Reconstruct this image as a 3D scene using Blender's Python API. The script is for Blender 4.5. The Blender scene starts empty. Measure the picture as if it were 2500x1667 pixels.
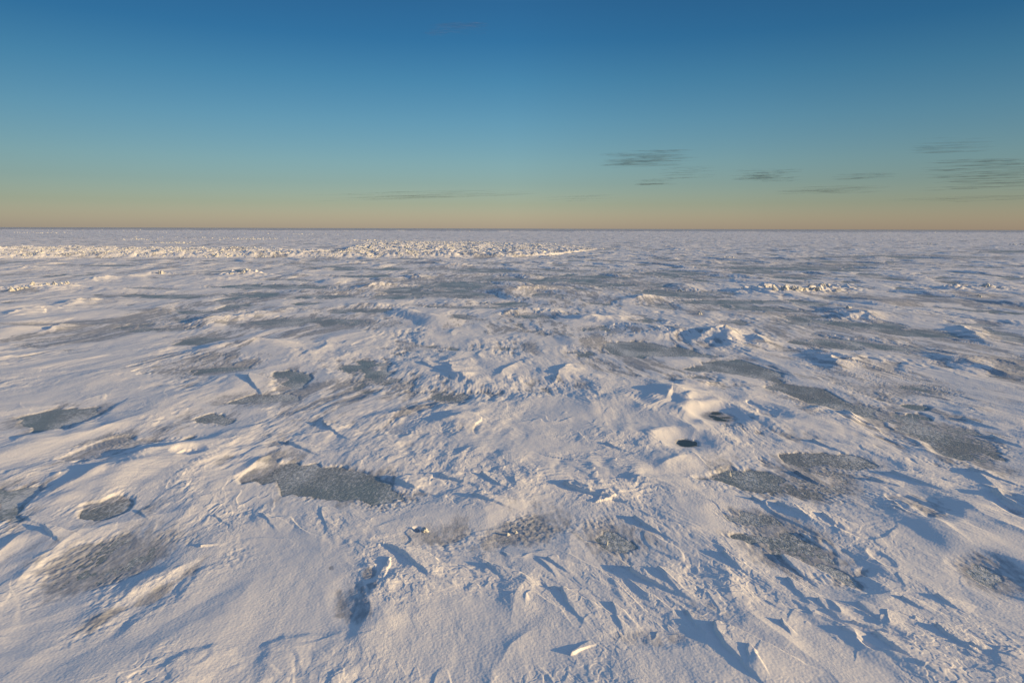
import bpy, bmesh, math, random
import numpy as np
from mathutils import Matrix, Vector, Euler

# ------------------------------------------------------------------ camera, sky, sun
S = bpy.context.scene
H = 4.0                                   # eye height above the ice
F = 1667.0                                # focal length in photo pixels (2500 wide, 24 mm)
PITCH = math.radians(9.37)
ROLL = math.radians(-0.16)
cam_d = bpy.data.cameras.new('camera'); cam = bpy.data.objects.new('camera', cam_d)
S.collection.objects.link(cam)
cam_d.sensor_width = 36.0; cam_d.lens = 24.0; cam_d.clip_start = 0.1; cam_d.clip_end = 200000
cam.matrix_world = Matrix.Translation((0, 0, H)) @ Matrix.Rotation(math.pi/2-PITCH, 4, 'X') @ Matrix.Rotation(-ROLL, 4, 'Z')
S.camera = cam

SUN_EL = math.radians(9.5)
SUN_AZ = math.radians(110)                # clockwise from the view direction (+Y), so behind on the right
w = bpy.data.worlds.new('World'); S.world = w; w.use_nodes = True
nt = w.node_tree; nt.nodes.clear()
out = nt.nodes.new('ShaderNodeOutputWorld'); bg = nt.nodes.new('ShaderNodeBackground')
sky = nt.nodes.new('ShaderNodeTexSky'); sky.sky_type = 'NISHITA'; sky.sun_disc = False
sky.sun_elevation = SUN_EL; sky.sun_rotation = SUN_AZ
sky.altitude = 0; sky.air_density = 1.0; sky.dust_density = 0.6; sky.ozone_density = 2.0
tc = nt.nodes.new('ShaderNodeTexCoord'); sep = nt.nodes.new('ShaderNodeSeparateXYZ')
nt.links.new(tc.outputs['Generated'], sep.inputs[0])
ramp = nt.nodes.new('ShaderNodeValToRGB'); nt.links.new(sep.outputs['Z'], ramp.inputs[0])
mul = nt.nodes.new('ShaderNodeMix'); mul.data_type = 'RGBA'; mul.blend_type = 'MULTIPLY'; mul.inputs[0].default_value = 1
nt.links.new(sky.outputs[0], mul.inputs[6]); nt.links.new(ramp.outputs[0], mul.inputs[7])
# graded by height above the horizon: deep blue aloft, warm belt low down
TINT = [(0.0, (1.0, .97, 1.38)), (.0166, (.85, .85, 1.10)), (.034, (.69, .745, .89)), (.0625, (.578, .69, .82)), (.0908, (.54, .705, .83)),
        (.1457, (.41, .675, .83)), (.1983, (.275, .60, .79)), (.2484, (.168, .49, .73)), (.2933, (.155, .445, .68)), (.42, (1.02, 1.12, 1.2)), (1.0, (1.9, 1.6, 1.55))]
el = ramp.color_ramp.elements
while len(el) > len(TINT): el.remove(el[-1])
while len(el) < len(TINT): el.new(0.5)
for e, (p, c) in zip(el, TINT): e.position = p; e.color = (*c, 1)
# and the side at right angles to the sun is the darker one
az0 = nt.nodes.new('ShaderNodeMapRange'); az0.inputs['From Min'].default_value = -1.0; az0.inputs['From Max'].default_value = 1.0
nt.links.new(sep.outputs['X'], az0.inputs['Value'])
az = nt.nodes.new('ShaderNodeValToRGB'); nt.links.new(az0.outputs[0], az.inputs[0]); el = az.color_ramp.elements
AZ = [(0, .7), (.2, .62), (.35, .82), (.5, 1.0), (.65, .92), (.8, .72), (.93, .8), (1, 1)]
while len(el) < len(AZ): el.new(.5)
for e, (p, c) in zip(el, AZ): e.position = p; e.color = (c, c, c, 1)
mul2 = nt.nodes.new('ShaderNodeMix'); mul2.data_type = 'RGBA'; mul2.blend_type = 'MULTIPLY'; mul2.inputs[0].default_value = 1
nt.links.new(mul.outputs[2], mul2.inputs[6]); nt.links.new(az.outputs[0], mul2.inputs[7])
bg.inputs['Strength'].default_value = 0.10
nt.links.new(mul2.outputs[2], bg.inputs['Color']); nt.links.new(bg.outputs[0], out.inputs[0])

sd = bpy.data.lights.new('sun', 'SUN'); sun = bpy.data.objects.new('sun', sd); S.collection.objects.link(sun)
sd.energy = 3.6; sd.angle = math.radians(0.5); sd.color = (1.0, 0.675, 0.29)
sdir = Vector((math.sin(SUN_AZ)*math.cos(SUN_EL), math.cos(SUN_AZ)*math.cos(SUN_EL), math.sin(SUN_EL)))
sun.rotation_euler = sdir.to_track_quat('Z', 'Y').to_euler()

S.view_settings.view_transform = 'Standard'; S.view_settings.look = 'None'
S.view_settings.exposure = 0.75; S.view_settings.gamma = 1
S.render.engine = 'CYCLES'; S.cycles.max_bounces = 4; S.cycles.diffuse_bounces = 2; S.cycles.use_denoising = True

# ------------------------------------------------------------------ pixel <-> ice plane
cp, sp_ = math.cos(PITCH), math.sin(PITCH); cr, sr = math.cos(ROLL), math.sin(ROLL)
def to_px(x, y):
    a = y*cp + H*sp_; b = y*sp_ - H*cp
    sx = x/a*F; sy = -b/a*F
    return 1250 + cr*sx - sr*sy, 833.5 + sr*sx + cr*sy
def to_ground(X, Y, z=0.0):
    dx, dy = X-1250.0, Y-833.5
    sx = cr*dx + sr*dy; sy = -sr*dx + cr*dy
    vx, vy, vz = sx, F*cp - (sy)*sp_, -F*sp_ - sy*cp
    t = (H-z)/(-vz)
    return vx*t, vy*t

# ------------------------------------------------------------------ noise
_rng = np.random.RandomState(7)
_ang = _rng.rand(256, 256).astype(np.float32)*2*np.pi
GX, GY = np.cos(_ang).ravel(), np.sin(_ang).ravel()
def noise(x, y, seed=0):
    x = x + np.float32(37.17*seed + 100); y = y + np.float32(91.73*seed + 100)
    xf = np.floor(x); yf = np.floor(y)
    fx = (x-xf).astype(np.float32); fy = (y-yf).astype(np.float32)
    xi = xf.astype(np.int32) & 255; yi = yf.astype(np.int32) & 255
    x1 = (xi+1) & 255; y1 = (yi+1) & 255
    sx = fx*fx*fx*(fx*(fx*6-15)+10); sy = fy*fy*fy*(fy*(fy*6-15)+10)
    def g(a, b, dx, dy):
        k = a*256+b
        return GX[k]*dx + GY[k]*dy
    n0 = g(xi, yi, fx, fy); n1 = g(x1, yi, fx-1, fy)
    m0 = g(xi, y1, fx, fy-1); m1 = g(x1, y1, fx-1, fy-1)
    a = n0+(n1-n0)*sx; b = m0+(m1-m0)*sx
    return (a+(b-a)*sy)*1.5
def fbm(x, y, o=3, seed=0, g=0.5, lac=2.03):
    s = 0; a = 1.0
    for i in range(o):
        s = s + a*noise(x, y, seed+i*3); a *= g
        x, y = x*lac*0.96 - y*lac*0.28, x*lac*0.28 + y*lac*0.96
    return s
def sst(a, b, v):
    t = np.clip((v-a)/(b-a), 0, 1); return t*t*(3-2*t)
def smax(a, b, k):
    h = np.clip(0.5+0.5*(a-b)/k, 0, 1); return b+(a-b)*h+k*h*(1-h)
def saw(q, r):
    """sloping tread and a steep riser of relative width r, 0..1"""
    f = q-np.floor(q)
    return np.where(f < 1-r, f/(1-r), (1-f)/r)

# ------------------------------------------------------------------ hand-placed features (photo pixels, put on the ice plane)
# bare or thinly frosted ice: (polygon, strength)
ICE_POLY = [
 ([(591,1174),(664,1122),(750,1137),(840,1156),(912,1167),(937,1192),(966,1217),(919,1228),(830,1222),(786,1220),(696,1203),(643,1183)], .16, .10),
 ([(193,1242),(201,1237),(249,1234),(274,1227),(298,1222),(325,1238),(316,1253),(268,1265),(230,1266),(209,1259)], .16, .03),
 ([(-60,1208),(45,1203),(80,1198),(78,1225),(60,1240),(50,1280),(10,1290),(22,1245),(-20,1235)], .16, .05),
 ([(145,1130),(214,1094),(278,1074),(357,1078),(464,1074),(357,1096),(303,1117),(250,1128),(200,1138)], .12, .06),
 ([(53,1028),(143,1001),(221,1003),(264,1017),(228,1038),(157,1060),(118,1060),(64,1046)], .12, .08),
 ([(473,1026),(500,1018),(534,1020),(582,1029),(553,1039),(507,1039)], .13, .08),
 ([(666,911),(706,907),(744,913),(754,930),(725,949),(683,964),(670,959),(675,936)], .14, .08),
 ([(568,987),(630,968),(687,966),(727,972),(725,980),(668,982),(591,991)], .12, .06),
 ([(425,847),(457,833),(500,827),(557,829),(528,838),(482,845)], .16, .08),
 ([(1674,899),(1767,878),(1810,874),(1888,900),(1905,935),(1860,922),(1790,908)], .14, .15),
 ([(1870,925),(1910,935),(2017,946),(2088,985),(2188,1030),(2180,1044),(2100,1032),(2030,1003),(1981,985),(1900,950)], .14, .15),
 ([(1476,847),(1508,831),(1600,838),(1690,852),(1740,868),(1650,866),(1560,870),(1490,862)], .14, .2),
 ([(2380,880),(2440,876),(2560,895),(2560,932),(2430,914)], .13, .2),
 ([(1705,1166),(1747,1154),(1789,1151),(1852,1146),(1871,1149),(1910,1164),(1915,1181),(1948,1198),(1871,1197),(1814,1191)], .14, .06),
 ([(1205,1302),(1272,1278),(1314,1255),(1352,1251),(1333,1287),(1314,1314),(1266,1318),(1228,1325)], .095, .03),
 ([(1073,1322),(1105,1318),(1155,1295),(1163,1306),(1124,1329),(1086,1333)], .095, .02),
 ([(1469,1316),(1486,1304),(1515,1314),(1553,1333),(1524,1339),(1490,1333)], .12, .03),
 ([(77,1411),(179,1347),(321,1311),(421,1347),(357,1401),(286,1429),(150,1458),(96,1440)], .09, .05),
 ([(179,1561),(264,1501),(332,1486),(304,1515)], .09, .03),
 ([(330,1490),(420,1430),(500,1368),(520,1362),(470,1410),(400,1465)], .09, .03),
]
HOLES = [
 [(1656,1080),(1660,1073),(1674,1071),(1690,1074),(1694,1077),(1697,1074),(1703,1078),(1703,1086),(1689,1088),(1675,1088),(1665,1086)],
 [(1737,1008),(1742,1003),(1754,1003),(1761,1007),(1757,1010),(1745,1010)],
 [(1731,1011),(1742,1012),(1757,1016),(1778,1015),(1784,1017),(1768,1018),(1748,1018),(1737,1016)],
 [(1743,1019),(1757,1018),(1764,1020),(1776,1023),(1774,1025),(1756,1024),(1747,1022)],
]
# small pits in the snow (cx, cy, rx, ry, depth)
PITS = [(1019,1296,13,8,.025),(1690,1395,18,14,.012),(2120,1395,30,14,.015)]
# places where thin wind-scoured snow lets the grey ice show (cx, cy, rx, ry, rot, weight)
GREY = [(250,1385,190,60,-15,.8),(870,1480,60,70,-40,.6),(905,1412,24,16,-20,1),(816,1396,12,7,0,.9),(900,1447,34,12,-15,1),(880,1470,26,9,-10,.9),(848,1508,34,10,-10,.9),
 (1280,1300,120,45,-10,.7),(1500,1330,80,20,10,.5),(1850,1270,120,45,15,.7),(2000,1340,150,60,30,.5),(2430,1400,120,60,20,.6),(2240,1235,100,40,15,.7),
 (2270,1085,200,40,18,.75),(2030,1000,250,50,15,.6),(2350,960,200,50,10,.5),(480,895,200,35,-3,.85),(330,1080,200,35,-10,.65),(620,980,150,22,-5,.6),
 (700,770,300,25,0,.6),(400,750,300,25,0,.5),(1150,700,350,40,0,.7),(1500,690,300,30,0,.7),(1900,750,350,30,3,.7),(2200,830,350,50,8,.7),(1950,640,500,20,0,.65),
 (1650,850,200,25,3,.7),(2100,900,200,40,12,.6),(2350,800,150,40,5,.6),(700,660,300,12,0,.5),(1350,740,200,20,0,.5),(50,1240,120,50,-20,.7),(2100,1200,220,60,12,.4),
 (1720,1500,100,30,10,.4),(1595,1563,110,28,0,.5),(350,600,500,8,0,.4),(900,640,500,10,0,.5),(1700,600,600,10,0,.35),(780,1190,170,50,10,.5),(250,1245,90,25,-5,.6),
 (200,830,250,25,-3,.4),(180,960,200,30,-8,.45),(1250,800,200,25,0,.4),(1950,1180,160,40,8,.6),(2080,1130,160,30,8,.5)]
# (cx, cy, rx, ry, rot, strength)
ICE_ELL = [
 (461,1118,26,7,-6,.14),(480,895,130,20,-3,.09),(1716,900,40,5,0,.15),(2130,885,66,12,12,.13),(1843,1265,66,17,10,.09),
 (1900,1318,100,12,6,.12),(2240,1235,62,22,14,.12),(2030,1122,110,15,5,.11),(2270,1085,125,18,18,.11),(2245,990,38,6,8,.13),
 (2245,1012,42,7,8,.12),(1868,1005,42,11,15,.10),(2050,1400,70,16,25,.09),(2420,1400,60,26,20,.075),(2480,1240,40,12,25,.12),
 (700,725,120,8,0,.10),(937,658,40,4,0,.10),(883,677,60,3,0,.11),(937,708,100,9,0,.12),(1116,697,70,8,0,.11),(1276,672,40,4,0,.13),
 (1312,683,100,5,0,.13),(1437,694,120,4,0,.14),(1151,747,85,7,0,.11),(1312,768,58,9,0,.13),(1633,665,62,6,0,.13),(1633,715,62,9,0,.13),
 (1473,676,60,4,0,.12),(973,726,40,6,0,.11),(1544,804,72,10,0,.12),(1696,722,50,4,0,.13),(1785,735,92,5,0,.13),(1946,761,130,8,5,.14),
 (2142,783,52,8,12,.14),(2088,790,80,6,5,.12),(1910,652,130,5,0,.13),(2053,640,80,5,0,.13),(2196,622,140,4,0,.13),(2463,608,60,4,0,.13),
 (1840,661,60,4,0,.12),(1892,685,55,3,0,.13),(2303,717,50,4,0,.12),(2445,818,62,14,10,.14),(2267,811,80,10,5,.12),(2178,843,110,10,8,.12),
 (2017,836,60,10,5,.11),(1910,850,60,8,5,.10),(314,727,60,4,0,.11),(429,729,60,5,0,.12),(357,711,50,4,0,.10),(250,654,70,2,0,.10),
 (678,704,100,6,0,.10),(804,658,50,5,0,.12),(500,768,90,5,0,.08),(393,804,70,9,-3,.10),(560,900,60,9,0,.09),(1250,660,160,5,0,.07),
 (1180,715,150,12,0,.06),(700,790,160,10,0,.05),(2150,930,200,40,15,.04),(2300,1060,160,60,18,.05),(2000,1180,180,40,10,.04),(1950,1350,120,50,25,.035),
]
# crests: (points, height, width left of travel, width right of travel, power)
CREST = [
 ([(0,1110),(107,1071),(221,1037),(259,1015)], .10, .35, 1.6, 1.3),
 ([(100,1232),(132,1214),(229,1174),(296,1139),(357,1124),(482,1096),(589,1056)], .12, .35, 1.9, 1.2),
 ([(592,1166),(640,1130),(672,1112)], .08, .25, .6, 1.3),
 ([(500,862),(530,855),(575,848),(640,845),(705,844)], .16, .8, 1.2, 1.3),
 ([(905,1036),(960,1017),(1044,998),(1085,994),(1190,993)], .13, .7, 1.0, 1.3),
 ([(1030,1052),(1130,1030),(1180,1022),(1215,1035)], .12, .9, 1.2, 1.4),
 ([(1630,942),(1680,938),(1760,935)], .16, .9, .8, 1.4),
 ([(1633,942),(1646,960),(1622,985),(1585,1002)], .14, .3, .7, 1.2),
 ([(1633,942),(1690,985),(1745,1032)], .16, 1.0, 1.0, 1.2),
 ([(1450,1052),(1560,1060),(1660,1062),(1730,1050)], .05, 1.2, 1.1, 1.5),
 ([(1089,887),(1109,910),(1144,937),(1194,949)], .14, .8, .35, 1.2),
 ([(1394,892),(1366,921),(1341,942)], .12, .5, .2, 1.1),
 ([(1262,890),(1235,910),(1209,931)], .08, .5, .2, 1.1),
 ([(1420,1140),(1530,1163),(1573,1174),(1626,1188),(1690,1212)], .10, .9, .4, 1.2),
 ([(1700,1120),(1650,1135),(1600,1150)], .07, .6, .7, 1.3),
 ([(1700,1020),(1745,1062),(1760,1085)], .05, .5, .5, 1.3),
 ([(525,1352),(450,1398),(357,1447),(250,1516),(140,1590),(0,1680)], .07, .5, .6, 1.2),
 ([(550,1374),(500,1410),(430,1465),(350,1530),(200,1620)], .05, .55, .35, 1.2),
 ([(640,1430),(480,1540),(330,1660)], .035, .6, .5, 1.3),
 ([(190,1308),(150,1345),(80,1405),(0,1470)], .09, .35, .45, 1.2),
 ([(62,1312),(0,1362),(-60,1410)], .07, .2, .25, 1.2),
 ([(0,785),(60,772),(110,763),(155,766)], .22, 1.5, 1.6, 1.4),
 ([(150,760),(200,744),(285,742)], .25, 1.5, 1.5, 1.4),
 ([(30,668),(75,663),(135,661)], .25, 2, 2, 1.3),([(215,695),(260,687),(325,683)], .25, 2, 1.5, 1.4),([(465,691),(500,688),(570,686)], .2, 1.5, 1.5, 1.4),
 ([(10,722),(100,716),(240,714),(420,718)], .16, 2, 2, 1.4),
 ([(700,760),(600,778),(480,795),(400,800)], .16, 1.5, 1.2, 1.4),([(830,752),(900,748),(960,750)], .14, 1.2, 1.2, 1.4),
 ([(170,800),(140,812),(95,822)], .14, .8, .4, 1.2),([(0,825),(120,806),(260,800)], .10, 1.0, 1.0, 1.4),
 ([(890,708),(925,700),(980,699)], .3, 1.6, 1.6, 1.3),([(1235,716),(1270,708),(1350,702)], .25, 1.6, 1.4, 1.3),([(1540,735),(1585,727),(1630,726)], .22, 1.4, 1.5, 1.3),
 ([(1080,652),(1110,650),(1160,651)], .3, 2.5, 2.5, 1.3),([(985,680),(1010,678),(1030,681)], .3, 1.8, 1.5, 1.3),
 ([(830,560+82),(870,645),(910,645)], .25, 2.5, 2.5, 1.3),([(1050,745),(1110,745),(1200,747)], .12, 1, 1, 1.3),
 ([(1220,770),(1270,760),(1330,757)], .18, 1.1, 1.2, 1.3),([(1400,783),(1470,777),(1520,774)], .15, 1.2, 1.2, 1.3),
 ([(1700,830),(1768,808),(1800,845)], .18, .7, .9, 1.2),([(1830,830),(1845,822),(1880,848)], .14, .6, .8, 1.2),
 ([(2330,790),(2380,812),(2400,830)], .16, 1.0, .6, 1.2),([(2040,775),(2110,768),(2130,780)], .16, .9, .9, 1.3),
 ([(1960,850),(2060,868),(2120,890)], .10, 1.2, .8, 1.4),([(1960,860),(2030,875),(2050,900)], .14, .6, .6, 1.3),
 ([(2280,860),(2400,895),(2540,925)], .12, 1.0, .5, 1.3),
 ([(1980,985),(2050,1010),(2140,1048)], .14, .4, 1.5, 1.3),
 ([(2210,1058),(2290,1108),(2380,1135)], .10, .3, .6, 1.2),
 ([(2428,1203),(2470,1235),(2520,1262),(2600,1300)], .12, .5, .12, 1.0),
 ([(2372,1143),(2420,1170),(2440,1195)], .08, .5, .16, 1.2),
 ([(2150,1190),(2200,1225),(2280,1280),(2420,1345),(2560,1400)], .10, .45, .6, 1.3),
 ([(2330,1220),(2400,1262),(2560,1330)], .08, .3, .5, 1.3),
 ([(1760,1380),(1790,1480),(1900,1560),(2060,1680)], .08, .6, .5, 1.4),
 ([(985,1362),(975,1395),(935,1465),(895,1540),(850,1640)], .06, 1.2, .34, 1.3),
 ([(840,1328),(890,1336),(940,1343),(985,1366)], .03, .12, .5, 1.2),
 ([(1300,1395),(1270,1450),(1240,1540)], .05, .3, .3, 1.4),
 ([(1215,1640),(1250,1580),(1310,1540)], .035, .25, .25, 1.3),
]
# wind-cut tongues of snow: (tip, where the tail runs out, half width of the tail in m, height)
TONGUE = [
 ((1748,1537),(1960,1680),.32,.060),((2141,1553),(2330,1640),.20,.045),((2085,1525),(2210,1550),.08,.035),((2289,1535),(2440,1600),.18,.040),
 ((2372,1582),(2520,1612),.10,.03),((2427,1205),(2600,1270),.30,.08),((2180,1152),(2330,1190),.25,.06),((2126,1166),(2210,1180),.14,.055),
 ((2373,1142),(2560,1190),.35,.05),((1543,1394),(1730,1450),.30,.055),((1347,1443),(1440,1452),.05,.03),((1377,1447),(1480,1530),.20,.035),
 ((1552,1265),(1680,1310),.24,.055),((1837,1216),(1890,1230),.12,.06),((964,1172),(1090,1195),.30,.06),((1076,1165),(1210,1180),.28,.06),
 ((1178,1165),(1280,1195),.25,.06),((1383,1188),(1620,1215),.45,.08),((1158,1217),(1290,1240),.20,.05),((610,926),(690,965),.45,.10),
 ((113,1300),(180,1330),.14,.07),((68,1272),(160,1290),.16,.03),((790,1040),(890,1080),.25,.06),((703,1087),(810,1115),.18,.05),
 ((1398,1606),(1456,1572),.05,.035),((958,1374),(918,1452),.07,.035),((1911,1523),(1945,1560),.05,.04),((1767,1353),(1850,1412),.10,.045),
 ((1915,1355),(2040,1430),.2,.05),((1925,1413),(2010,1480),.14,.04),((2205,1463),(2290,1490),.14,.035),((2288,1456),(2380,1490),.14,.035),
 ((1830,1590),(1860,1667),.10,.03),((2100,1480),(2200,1530),.16,.035),((2000,1470),(2120,1530),.2,.03),((1680,1500),(1760,1560),.14,.03),
 ((1500,1480),(1560,1560),.12,.025),((1610,1395),(1700,1460),.16,.04),((1340,1370),(1420,1400),.14,.03),((1195,1385),(1260,1420),.12,.035),
 ((490,1345),(540,1335),.05,.03),((530,1268),(600,1300),.10,.022),((645,1262),(700,1300),.12,.022),((345,1255),(385,1275),.10,.025),
 ((1030,890),(1120,915),.3,.06),((1480,1090),(1560,1105),.2,.04),((2060,1010),(2190,1040),.3,.05),((1985,1075),(2090,1100),.25,.05),
 ((1945,1150),(2050,1180),.25,.05),((1900,1230),(2010,1262),.2,.05),((2010,1255),(2090,1290),.16,.045),((1960,1300),(2050,1340),.14,.035),
 ((2420,1060),(2520,1085),.25,.06),((2350,1020),(2470,1045),.25,.06),
]
# terraced sheets of hard snow
PLATE = [
 ([(939,1341),(985,1345),(1050,1358),(1080,1380),(1190,1395),(1200,1410),(1120,1440),(1070,1422),(1045,1412),(1010,1385),(985,1362)], .08, .02, (1200,1450)),
 ([(465,1610),(520,1595),(570,1600),(600,1640),(560,1680),(440,1680),(400,1650)], .03, .07, (620,1680)),
 ([(650,1590),(700,1565),(830,1560),(860,1600),(840,1680),(640,1680)], .03, .08, (860,1680)),
 ([(972,1180),(1010,1162),(1062,1160),(1050,1190),(1010,1200)], .03, .02, (1080,1210)),
 ([(1390,1190),(1470,1172),(1580,1178),(1600,1200),(1480,1212)], .03, .02, (1620,1240)),
]
RIDGE_BED = [(20,145,714,.10,1.1),(118,170,709,.12,1.0),(1805,1835,709,.08,.9),(1860,2030,708,.16,1.3),(1998,2060,701,.14,1.4),(560,630,675,.14,1.5),(383,403,675,.08,1.0),(2320,2430,698,.12,1.3)]
# broad mounds: cx, cy, half width and half depth in m, height
MOUND = [(1625,975,2.6,2.6,.17),(1560,1080,1.8,1.1,.04),(1690,1150,1.6,.9,.05),(1120,1050,1.9,1.3,.12),(1560,1065,1.3,.9,.08),(1950,1020,1.7,1.5,.13),
 (1095,1015,1.2,1.0,.10),(1140,925,1.9,1.8,.07),(1380,915,1.6,1.4,.06),(1750,835,1.3,2.0,.2),(1845,845,1.0,1.5,.14),(2060,890,2.0,2.2,.16),(2380,1000,1.5,1.5,.10),
 (250,1110,2.0,1.2,.08),(420,1150,2.2,1.4,.09),(630,935,1.2,1.4,.09),(1880,715,3.0,3.5,.16),(100,720,3,4,.2),(2350,870,1.6,2,.13),(960,1130,.8,.7,.05),
 (2290,1250,1.3,.9,.08),(1690,1290,.6,.8,.06),(1250,1120,1.8,.8,.05),(1310,700,2.5,3,.14),(560,690,2.5,4,.16),(870,710,2.2,3,.14),(1540,730,2,3,.14),(2260,760,2.4,3,.14)]
# smooth wind-packed snow (px blobs cx,cy,rx,ry,rot,weight) where the ledges are buried
SMOOTH = [(330,1170,300,60,-25,1),(150,1085,200,30,-18,1),(260,1540,420,130,-30,1),(640,1500,260,150,-30,1),(1180,1560,330,120,0,1),
 (1600,1640,130,70,0,.8),(2000,1620,260,70,30,1),(1100,1025,140,30,-10,.8),(1620,1020,150,60,20,.9),(1950,1020,150,30,15,.9),(1250,1090,280,20,3,.8),
 (1640,1150,110,50,20,.8),(1690,1290,60,90,10,.5),(2350,1320,220,60,22,.6),(900,1290,110,40,-20,.6),(2250,1420,200,60,15,.4),(1980,1440,90,50,20,.3),
 (100,760,300,40,-5,.4),(560,960,120,30,-15,.7),(340,700,300,30,0,.4),(2040,940,90,20,0,.5),(1750,900,60,10,0,.6),(250,1330,300,40,-20,.4)]
# strongly cut, lumpy areas
ROUGH = [(1150,1180,300,60,0,1),(1400,1200,200,50,0,.9),(2000,1210,260,70,15,1),(2230,1010,280,90,15,1),(1050,900,220,60,0,.5),(800,870,220,40,0,.9),
 (900,1110,160,50,-10,.9),(700,1010,160,40,-15,.8),(1500,1370,200,70,0,.7),(2150,1540,200,60,10,.6),(1350,930,200,60,0,.5),(2350,900,180,60,5,.9),
 (1400,780,400,60,0,.7),(2000,760,400,50,0,.6),(250,930,300,40,-5,.6),(450,1290,250,30,-12,.8),(900,1300,140,50,0,.4),(2080,1380,140,70,25,.6)]

# where the layers of the packed snow stand out as fine steps
LAMINA = [(1480,1132,190,24,3,1),(1570,1190,120,24,5,1),(1400,1165,90,20,0,.8),(1330,955,210,30,5,.8),(1560,975,70,22,10,.8),(1890,905,90,22,8,.9),(700,1065,70,18,-10,.9),
 (1430,1330,70,20,0,.8),(1520,1290,80,26,10,.9),(2240,1150,110,22,5,.8),(660,1000,90,18,-10,.6),(950,915,100,20,0,.7),(1100,1390,90,18,5,.9),(640,1615,150,40,-10,.7),(2330,1410,60,30,10,.6)]

def in_box(x, y, pts, pad):
    a = np.array(pts); return (x > a[:,0].min()-pad) & (x < a[:,0].max()+pad) & (y > a[:,1].min()-pad) & (y < a[:,1].max()+pad)
def poly_sd(x, y, pts):
    """signed distance, positive inside"""
    d = np.full(x.shape, 1e9, np.float32); ins = np.zeros(x.shape, bool); n = len(pts)
    for i in range(n):
        ax, ay = pts[i]; bx, by = pts[(i+1) % n]
        ex, ey = bx-ax, by-ay; px, py = x-ax, y-ay
        t = np.clip((px*ex+py*ey)/(ex*ex+ey*ey), 0, 1)
        d = np.minimum(d, (px-ex*t)**2+(py-ey*t)**2)
        c = ((ay > y) != (by > y)) & (x < ex*(y-ay)/((by-ay) if by != ay else 1e-9)+ax)
        ins ^= c
    d = np.sqrt(d); return np.where(ins, d, -d)
def blob(X, Y, b):
    cx, cy, rx, ry, rot, wt = b
    c, s = math.cos(math.radians(rot)), math.sin(math.radians(rot))
    u = ((X-cx)*c+(Y-cy)*s)/rx; v = (-(X-cx)*s+(Y-cy)*c)/ry
    return wt*(1-sst(.55, 1.25, np.sqrt(u*u+v*v)))

def rubble_mask(X, Y):
    """the long band of broken ice, in photo pixels"""
    top = np.interp(X, [-800,0,420,830,900,1150,1380,1450,1470], [614,614,614,620,596,594,599,606,608])
    bot = np.interp(X, [-800,0,300,830,1250,1350,1430,1470], [645,640,635,632,630,624,613,606])
    return sst(0, 2.5, Y-top)*sst(0, 1.5, bot-Y)

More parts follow.
